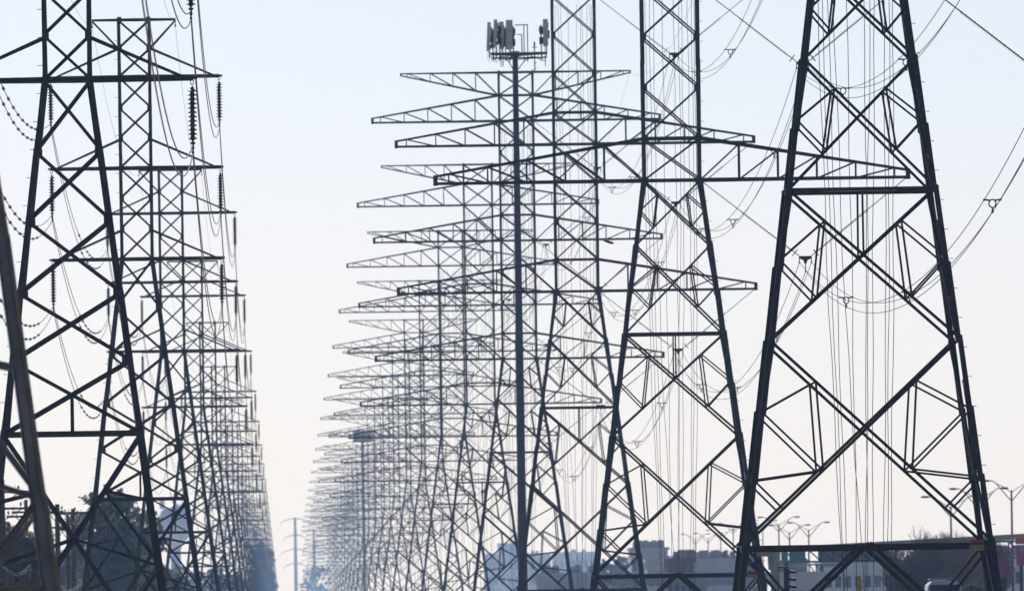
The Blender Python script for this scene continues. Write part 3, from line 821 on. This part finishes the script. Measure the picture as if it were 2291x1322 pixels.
# ------------------------------------------------------------------ buildings
def block(name, x0, x1, ytop, d, depth, m_, lab, rows=3, cols=8, extras=(), winmat=GLASS):
    a, b = at(x0, ytop, d), at(x1, ytop, d); zt_ = (a.z + b.z)/2; cx = (a.x+b.x)/2; w = b.x - a.x
    o = empty(name, (cx, d, 0), lab, 'building')
    m = MB(); m.box((0, depth/2, zt_/2), w, depth, zt_); m.build('wall', m_, o)
    m = MB(); m.box((0, depth/2, zt_+.25), w+.6, depth+.6, .5); rf = m.build('roof', m_, o)
    for (ex0, ex1, ey) in extras:
        q0, q1 = at(ex0, ey, d), at(ex1, ey, d); hh = (q0.z+q1.z)/2 - zt_ - .5
        m = MB(); m.box(((q0.x+q1.x)/2 - cx, depth*.4, zt_+.5+hh/2), q1.x-q0.x, depth*.5, hh); m.build('penthouse', m_, rf)
    ru = random.Random(int(x0)); um = MB(); um.box((0, 0, .55), 1.8, 1.6, 1.1); um.tube((.3, 0, 1.1), (.3, 0, 1.35), .5, n=12); ume = um.mesh('roof_unit', CONC)
    for q in range(4):
        link('roof_unit', ume, rf, (ru.uniform(-.42, .42)*w, depth*ru.uniform(.15, .5), zt_ + .49))
    fh = zt_ / (rows + .4); wm = MB(); ww = w/cols*.62; wh = fh*.5; wm.box((0, 0, 0), ww, .12, wh); wme = wm.mesh('window', winmat)
    for r_ in range(rows):
        for c in range(cols): link('window', wme, o, (-w/2 + w*(c+.5)/cols, -.02, fh*(r_+.65)))
    return o
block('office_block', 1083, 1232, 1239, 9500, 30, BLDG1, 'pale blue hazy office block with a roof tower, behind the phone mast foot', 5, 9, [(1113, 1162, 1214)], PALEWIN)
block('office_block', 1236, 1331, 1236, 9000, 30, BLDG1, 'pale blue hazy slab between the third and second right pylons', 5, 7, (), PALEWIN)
block('warehouse', 1200, 1345, 1287, 2900, 30, BLDG2, 'low dark grey warehouse at the foot of the second right pylon', 2, 7)
block('office_block', 1412, 1494, 1230, 3100, 25, BLDG3, 'slate grey block between the legs of the second right pylon', 4, 6)
block('warehouse', 1448, 1660, 1256, 2700, 30, BLDG2, 'long low grey building left of the largest pylon foot', 3, 12)
block('shop_building', 1490, 1552, 1257, 2500, 14, BRICK, 'small red-brown shop front before the long low building', 2, 4)
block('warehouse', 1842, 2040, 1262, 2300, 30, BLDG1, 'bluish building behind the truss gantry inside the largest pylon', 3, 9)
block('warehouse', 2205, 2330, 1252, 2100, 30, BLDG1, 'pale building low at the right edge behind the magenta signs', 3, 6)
block('warehouse', 1742, 1845, 1288, 1900, 25, BLDG2, 'grey building low behind the black traffic signal', 2, 5)

# ------------------------------------------------------------------ elevated roads, gantries
def elevated(name, x0, x1, y0, y1, d0, d1, th, piers, lab):
    a, b = at(x0, y0, d0), at(x1, y1, d1); o = empty(name, (a.x, a.y, 0), lab, 'bridge'); L = b - a
    m = MB(); u = V((L.x, L.y, 0)).normalized(); n = V((-u.y, u.x, 0)); W = 9.0
    def slab(off0, off1, zt, zb):
        vs = []
        for q in (V((0,0,a.z)), V((L.x, L.y, b.z))):
            vs += [q + n*off0 + V((0,0,zb)), q + n*off1 + V((0,0,zb)), q + n*off1 + V((0,0,zt)), q + n*off0 + V((0,0,zt))]
        return vs, [(0,1,5,4),(1,2,6,5),(2,3,7,6),(3,0,4,7),(0,3,2,1),(4,5,6,7)]
    m.add(*slab(0, W, -.75, -.75-th)); m.build('deck', CONC, o)
    for off in (.0, W-.25):
        m = MB(); m.add(*slab(off, off+.25, 0, -.747)); m.build('parapet', CONC, o)
    for f in piers:
        q = L*f; m = MB(); zt = a.z + (b.z-a.z)*f - .75 - th
        m.lathe((q.x + n.x*W/2, q.y + n.y*W/2, -.5), (0,0,1), [(0, .55), (zt-.9, .55), (zt-.5, .95), (zt+.45, 1.1)], 14)
        m.build('pier', CONC, o)
    return o
elevated('elevated_road', 1330, 1662, 1283, 1280, 2300, 2250, .9, (.06, .5, .9), 'grey elevated road running behind the second right pylon low strut')

def monotube():
    a, b = at(1725, 1226, 1520), at(2330, 1193, 1330); o = empty('overhead_beam', (a.x, a.y, 0), 'long grey monotube gantry beam rising to the right behind the largest pylon strut', 'gantry')
    L = b - a; q = V((L.x, L.y, b.z))
    m = MB(); m.bar(V((0,0,a.z-.2)), q - V((0,0,.2)), .36, .3, ref=(0,1,0)); m.build('beam', mat('grey_painted_beam', (.15, .155, .17), .6, noise=.15), o)
    m = MB(); m.bar(V((0,-.1,a.z+.02)), q + V((0,-.1,.02)), .5, .07, ref=(0,0,1)); m.build('top_rail', GALV, o)
    for f in (.012, .985):
        c = L*f; zt = a.z + (b.z-a.z)*f
        m = MB(); m.lathe((c.x, c.y, -.4), (0,0,1), [(0, .36), (zt-1.6, .3), (zt-1.5, .52), (zt-.2, .58), (zt+.2, .58), (zt+.55, .4)], 16); m.build('post', CONC, o)
monotube()

def truss(x0, x1, yt, yb, d, lab, n, signs=(), backs=()):
    a, b = at(x0, yb, d), at(x1, yb, d); zt = at(x0, yt, d).z; H = zt - a.z; w = b.x - a.x
    o = empty('sign_gantry', (a.x, d, 0), lab, 'gantry', 'truss sign gantries over the road')
    m = MB(); z = a.z
    for y_ in (0, 1.2):
        m.tube((0, y_, z), (w, y_, z), .09); m.tube((0, y_, z+H), (w, y_, z+H), .09)
        for i in range(n+1):
            x = w*i/n; m.tube((x, y_, z), (x, y_, z+H), .055, n=5)
            if i < n: m.tube((x, y_, z+H), (w*(i+1)/n, y_, z), .055, n=5)
    for i in range(n+1): m.tube((w*i/n, 0, z), (w*i/n, 1.2, z), .05, n=4); m.tube((w*i/n, 0, z+H), (w*i/n, 1.2, z+H), .05, n=4)
    m.build('truss', GALV, o)
    for x in (.15, w-.15): m = MB(); m.tube((x, .6, -.3), (x, .6, z+H), .25, .2, n=10); m.build('post', GALV, o)
    for (sx0, sx1, syt, syb, mm, lb) in signs:
        q0, q1 = at(sx0, syt, d-1), at(sx1, syb, d-1)
        m = MB(); m.box(((q0.x+q1.x)/2 - a.x, -.3 if mm is TEAL else 1.5, (q0.z+q1.z)/2), q1.x-q0.x, .08, q0.z-q1.z); sg = tag(m.build('sign_panel', mm, o), lb)
    return o
GREY_BACK = mat('sign_back_aluminium', (.30, .30, .32), .5, .2, noise=.1)
truss(1755, 2115, 1231, 1257, 1550, 'long truss sign gantry with a green panel under the largest pylon strut', 13,
      [(1748, 1763, 1233, 1256, TEAL, 'small green panel'), (1766, 1803, 1231, 1258, TEAL, 'green road sign panel'), (1832, 1992, 1229, 1255, GREY_BACK, 'grey sign back')])
truss(1766, 1842, 1263, 1286, 1950, 'short lower truss gantry right of the black signal', 5, [(1840, 1892, 1260, 1267, TEAL, 'thin green panel edge')])
truss(2222, 2330, 1211, 1247, 1500, 'open truss gantry right of the largest pylon right leg', 3)

# ------------------------------------------------------------------ street lamps (double arm)
def lamp_mesh():
    pole = MB(); pole.lathe((0,0,0), (0,0,1), [(0, .16), (.4, .15), (13.6, .085)], 10)
    arms = []
    for sx in (-1, 1):
        a = MB()
        pts = [V((sx*.05, 0, 12.6 + 0)), V((sx*.5, 0, 13.1)), V((sx*1.0, 0, 13.7)), V((sx*1.45, 0, 14.25)), V((sx*1.8, 0, 14.5)), V((sx*2.3, 0, 14.55))]
        a.path(pts, .05, 6); pts2 = [V((sx*.05, 0, 13.4)), V((sx*.5, 0, 13.75)), V((sx*1.0, 0, 14.05)), V((sx*1.4, 0, 14.22))]; a.path(pts2, .035, 5)
        h = MB(); h.lathe((sx*2.05, 0, 14.53), (sx, 0, 0), [(0, .05), (.15, .1), (.5, .12), (.75, .08), (.82, .03)], 10)
        arms.append((a.mesh('arm', GALV), h.mesh('lamp_head', GALV)))
    return pole.mesh('pole', GALV), arms
LP, LA = lamp_mesh()
LAMPS = [ # pole px, head py, depth, label
 (2263, 1074, 1670, 'largest two-armed street lamp near the right edge'), (2190, 1092, 1790, 'two-armed street lamp hidden behind the right leg of the largest pylon'),
 (2127, 1110, 1900, 'two-armed street lamp left of the largest pylon right leg, above the bare trees'),
 (1809, 1168, 2400, 'two-armed street lamp standing clear inside the largest pylon left half'), (1766, 1174, 2600, 'smaller two-armed lamp just left of the clear one'),
 (1742, 1156, 2500, 'pale two-armed lamp overlapping its neighbours near the left leg'), (1706, 1164, 2900, 'faint two-armed lamp right behind the largest pylon left leg'),
 (1640, 1170, 3100, 'faint two-armed lamp left of the largest pylon left leg'), (1612, 1185, 3300, 'hazy two-armed lamp third from the left of the far lamp cluster'),
 (1584, 1192, 3450, 'hazy two-armed lamp second from the left of the far lamp cluster'), (1556, 1194, 3600, 'hazy leftmost two-armed lamp of the far cluster')]
first = None
for (px, py, d, lab) in LAMPS:
    p = at(px, py, d); f = d / F * 57 / 2.45
    f = max(.9, min(f * (1 if d < 1950 else .72 if d < 2700 else .5), 1.6))
    if first is None:
        o = empty('street_lamp', (0,0,0), lab, 'street lamp', 'two-armed street lamps by the road')
        link('pole', LP, o)
        for a, h in LA: am = link('arm', a, o); link('lamp_head', h, am)
        first = o
    else: o = copy_tree(first); o['label'] = lab
    o.location = (p.x, d, p.z - 14.55*f); o.scale = (f, f, f)

# ------------------------------------------------------------------ traffic signals
def signal(px, ytop, d, lab, m_, yaw, n=4, mast=True):
    p = at(px, ytop, d); o = empty('traffic_signal', (p.x, d, 0), lab, 'traffic signal'); z = p.z
    hd = MB(); hd.box((0, 0, z - .16*n*2/2), .24, .2, .31*n)
    h = hd.build('signal_head', m_, o)
    for i in range(n):
        zc = z - .16*n + (n/2 - .5 - i)*.3
        v = MB(); k = 10; pts = []
        for j in range(k+1):
            t = math.pi*(.0 + 1.0*j/k); pts.append((math.cos(t)*.12, math.sin(t)*.12))
        vs = [V((x*1.0, -.1, zc+zz)) for x, zz in pts] + [V((x*1.0, -.38, zc+zz-.03)) for x, zz in pts] + [V((x*1.06, -.1, zc+zz*1.06)) for x, zz in pts] + [V((x*1.06, -.38, zc+zz*1.06-.03)) for x, zz in pts]
        K = k+1; fs = []
        for j in range(k): fs += [(j, j+1, K+j+1, K+j), (2*K+j, 2*K+j+1, 3*K+j+1, 3*K+j), (K+j, K+j+1, 3*K+j+1, 3*K+j)]
        v.add(vs, fs); vz = v.build('visor', m_, h)
        l_ = MB(); l_.lathe((0, -.095, zc), (0, -1, 0), [(0, .1), (.02, .095), (.035, .05)], 14); l_.build('lens', LENS, h)
    h.rotation_euler.z = yaw
    m = MB(); m.tube((0, .2, z+.12), (0, .2, z-.3*n-.1), .03); m.bar((0, .2, z-.1), (0, .05, z-.1), .05); m.build('bracket', GALV, o)
    if mast:
        m = MB(); m.tube((.1, .2, z+.06), (-.36, .2, z+.06), .03, .04, n=8); m.build('mast_arm', GALV, o)
        m = MB(); m.tube((-.36, .2, -.2), (-.36, .2, z+.12), .07, .055, n=10); m.build('post', CONC, o)
    else:
        m = MB(); m.tube((0, .2, -.2), (0, .2, z-.3*n), .07, n=10); m.build('post', m_, o)
    return o
signal(1760, 1271, 700, 'black four-lamp traffic signal with visors inside the largest pylon foot', BLACK, R(78), 4)
signal(1922, 1293, 860, 'bright yellow traffic signal below the centre of the largest pylon strut', YELLOW, R(155), 3, False)
signal(1992, 1303, 1250, 'smaller dull yellow traffic signal right of the bright one', YELLOW, R(155), 3, False)

# ------------------------------------------------------------------ magenta signs
def pole_sign(x0, x1, yt, yb, d, lab, band=True):
    a, b = at(x0, yt, d), at(x1, yb, d); w = b.x - a.x; h = a.z - b.z
    o = empty('shop_sign', ((a.x+b.x)/2, d, 0), lab, 'sign', None)
    m = MB(); m.box((0, 0, b.z + h*.35), w, .4, h*.70); m.build('sign_panel', MAGENTA, o)
    if band: m = MB(); m.box((0, 0, b.z + h*.86), w+.06, .42, h*.28); tag(m.build('sign_panel', ORANGE, o), 'orange top band')
    else: m = MB(); m.box((0, 0, b.z + h*.86), w, .4, h*.28); m.build('sign_panel', MAGENTA, o)
    if band:
        m = MB(); e = [(math.cos(t)*.62, math.sin(t)*.36) for t in [2*math.pi*i/20 for i in range(20)]]
        m.prism([(x - w*.5 + .85, z + b.z + h*.52) for x, z in e], -.215, -.19); m.build('emblem', GREY_BACK, o)
    for x in (-w*.3, w*.3): m = MB(); m.tube((x, .1, -.3), (x, .1, b.z + .1), .14, n=10); m.build('post', GALV, o)
pole_sign(2273, 2330, 1199, 1263, 1300, 'purple-pink shop sign with orange top band cut by the right edge')
pole_sign(2231, 2250, 1259, 1292, 1120, 'small pink-purple sign low beside the right leg', False)

# ------------------------------------------------------------------ van
def van(px, ytop, d, lab):
    p = at(px, ytop, d); H = 2.55; W = 2.1
    o = empty('van', (p.x, d, p.z - H), lab, 'van')
    m = MB(); prof = [(-W/2, .45), (-W/2-.03, 1.1), (-W/2+.05, 1.55), (-W/2+.2, 2.3), (-W/2+.42, 2.5), (0, 2.56), (W/2-.42, 2.5), (W/2-.2, 2.3), (W/2-.05, 1.55), (W/2+.03, 1.1), (W/2, .45)]
    m.prism(prof, .35, 5.2)
    hood = [(-W/2, .45), (-W/2-.02, 1.0), (-W/2+.15, 1.3), (0, 1.36), (W/2-.15, 1.3), (W/2+.02, 1.0), (W/2, .45)]; m.prism(hood, -.75, .349)
    m.build('body', WHITE, o)
    m = MB(); m.add([V((-W/2+.2, .34, 1.42)), V((W/2-.2, .34, 1.42)), V((W/2-.3, .30, 2.3)), V((-W/2+.3, .30, 2.3)), V((-W/2+.2, .30, 1.40)), V((W/2-.2, .30, 1.40)), V((W/2-.3, .27, 2.3)), V((-W/2+.3, .27, 2.3))],
        [(0,1,2,3),(4,5,6,7),(0,1,5,4),(1,2,6,5),(2,3,7,6),(3,0,4,7)]); m.build('windscreen', GLASS, o)
    for sx in (-1, 1):
        m = MB(); m.lathe((sx*.72, -.76, .85), (0,-1,0), [(0, .15), (.04, .13), (.06, .05)], 12); m.build('headlight', PANEL, o)
        m = MB(); m.box((sx*(W/2+.2), .5, 1.5), .2, .12, .32); m.bar((sx*(W/2), .5, 1.45), (sx*(W/2+.15), .5, 1.45), .05); m.build('mirror', BLACK, o)
        for y_ in (.2, 3.9): m = MB(); m.lathe((sx*(W/2-.24), y_, .36), (sx, 0, 0), [(0, .3), (.02, .36), (.22, .36), (.25, .3), (.2, .2)], 18); wl = m.build('wheel', BLACK, o)
    m = MB()
    for y_ in (.7, 4.7): m.tube((-W/2+.3, y_, 2.62), (W/2-.3, y_, 2.62), .03)
    for sx in (-1, 1): m.tube((sx*(W/2-.35), .6, 2.6), (sx*(W/2-.35), 4.8, 2.6), .03)
    m.build('roof_rack', BLACK, o)
    m = MB(); m.box((0, -.77, .55), W, .1, .25); m.build('bumper', BLACK, o)
    return p.z - H
zroad = van(2114, 1297, 900, 'white van with dark windscreen at the bottom right under the bare trees')

# ------------------------------------------------------------------ bird
p = at(1360, 541, 760); o = empty('bird', p, 'small dark bird gliding under a crossarm, left of the second right pylon', 'bird')
s_ = 760/F
m = MB(); prof = [(-.28, .005), (-.22, .03), (-.08, .055), (.06, .05), (.14, .035), (.2, .038), (.24, .02), (.29, .003)]
m.lathe((0,0,0), (-1, .25, .2), prof, 10)
for sd in (-1, 1):
    w = [V((-.1, 0, .02)), V((.1, 0, .02)), V((.10 + .0, sd*.25, .07)), V((.13, sd*.5, .02)), V((.02, sd*.42, .02)), V((-.06, sd*.22, .06))]
    m.add([v + V((0,0,.008)) for v in w] + [v - V((0,0,.008)) for v in w], [(0,1,2,5), (5,2,3,4), (6,7,8,11), (11,8,9,10)] + [(i, (i+1) % 6, (i+1) % 6 + 6, i+6) for i in range(6)])
m.build('body', BLACK, o).rotation_euler = (R(10), R(8), R(20))

# ------------------------------------------------------------------ ground, road
m = MB(); X0, X1, Y0, Y1 = -2500, 2500, -600, 12500
m.add([(X0, Y0, 0), (X1, Y0, 0), (X1, Y1, 0), (X0, Y1, 0)], [(0,1,2,3)]); tag(m.build('ground', GRAVEL), None, None, None, 'structure')
m = MB()
m.add([(38.5-14, 300, .01), (38.5+14, 300, .01), (38.5+14, 6000, .01), (38.5-14, 6000, .01), (38.5-10, 300, zroad), (38.5+10, 300, zroad), (38.5+10, 6000, zroad), (38.5-10, 6000, zroad)], [(0,1,5,4),(1,2,6,5),(2,3,7,6),(3,0,4,7),(4,5,6,7)])
vp = bpy.data.objects['van'].location
m.v = [(x - 38.5 + vp.x, y, z) for x, y, z in m.v]
tag(m.build('road', ASPH), None, None, None, 'structure')
m = MB()
for k in range(60):
    y = 320 + k*12
    for x in (-3.3, 3.3): m.add([(vp.x+x-.07, y, zroad+.004), (vp.x+x+.07, y, zroad+.004), (vp.x+x+.07, y+3, zroad+.004), (vp.x+x-.07, y+3, zroad+.004)], [(0,1,2,3)])
tag(m.build('road_marking', WHITE), None, None, None, 'structure')

# ------------------------------------------------------------------ haze
HAZE_DENSITY = 5.2e-5
m = MB(); m.box((0, (Y0 + Y1)/2, 29.5), 5200, Y1 - Y0 + 200, 65)
hz = bpy.data.materials.new('haze_air'); hz.use_nodes = True; nt = hz.node_tree; nt.nodes.clear()
out = nt.nodes.new('ShaderNodeOutputMaterial'); pv = nt.nodes.new('ShaderNodeVolumePrincipled')
pv.inputs['Color'].default_value = (.36, .58, 1.0, 1); pv.inputs['Absorption Color'].default_value = (1, 1, 1, 1)
pv.inputs['Density'].default_value = HAZE_DENSITY; pv.inputs['Anisotropy'].default_value = .45
nt.links.new(pv.outputs['Volume'], out.inputs['Volume'])
tag(m.build('haze', hz), None, None, None, 'stuff')

# ------------------------------------------------------------------ light
EL, AZ = 36.0, -10.0            # sun ahead of the camera, a little to the left
w = bpy.data.worlds.new('World'); sc.world = w; w.use_nodes = True; nt = w.node_tree
bg = nt.nodes['Background']; sky = nt.nodes.new('ShaderNodeTexSky'); sky.sky_type = 'NISHITA'; sky.sun_disc = False
sky.sun_elevation = R(EL); sky.sun_rotation = R(AZ); sky.air_density = .45; sky.dust_density = 1.05; sky.ozone_density = 5.4
nt.links.new(sky.outputs['Color'], bg.inputs['Color']); bg.inputs['Strength'].default_value = .079
sl = bpy.data.lights.new('sun', 'SUN'); sl.energy = 4.0; sl.angle = R(.5); sl.color = (1, .95, .88)
so = bpy.data.objects.new('sun', sl); COL.objects.link(so); so.location = (0, 0, 80)
sd_ = V((math.sin(R(AZ))*math.cos(R(EL)), math.cos(R(AZ))*math.cos(R(EL)), math.sin(R(EL))))
so.rotation_euler = (-sd_).to_track_quat('-Z', 'Y').to_euler()

# ------------------------------------------------------------------ camera
cam = bpy.data.cameras.new('camera'); cam.sensor_width = 36.0; cam.lens = F * 36.0 / 2291.0
cam.clip_start = 1.0; cam.clip_end = 60000
co = bpy.data.objects.new('camera', cam); COL.objects.link(co); sc.camera = co
r_ = V((cr, 0, -sr)); u_ = V((sr, 0, cr))
fw = (V((0, F, 0)) + r_*(2291/2 - VPX) + u_*(VPY - 1322/2)).normalized()
rt = (r_ - fw * r_.dot(fw)).normalized(); up = rt.cross(fw)
M = Matrix(((rt.x, up.x, -fw.x), (rt.y, up.y, -fw.y), (rt.z, up.z, -fw.z))).to_4x4(); M.translation = V((0, 0, CAMZ))
co.matrix_world = M
cam.dof.use_dof = True; cam.dof.focus_distance = 610; cam.dof.aperture_fstop = 7.1

sc.view_settings.view_transform = 'Standard'; sc.view_settings.look = 'None'; sc.view_settings.exposure = 0.0; sc.view_settings.gamma = 1.0
sc.cycles.volume_bounces = 1
sc.cycles.max_bounces = 6
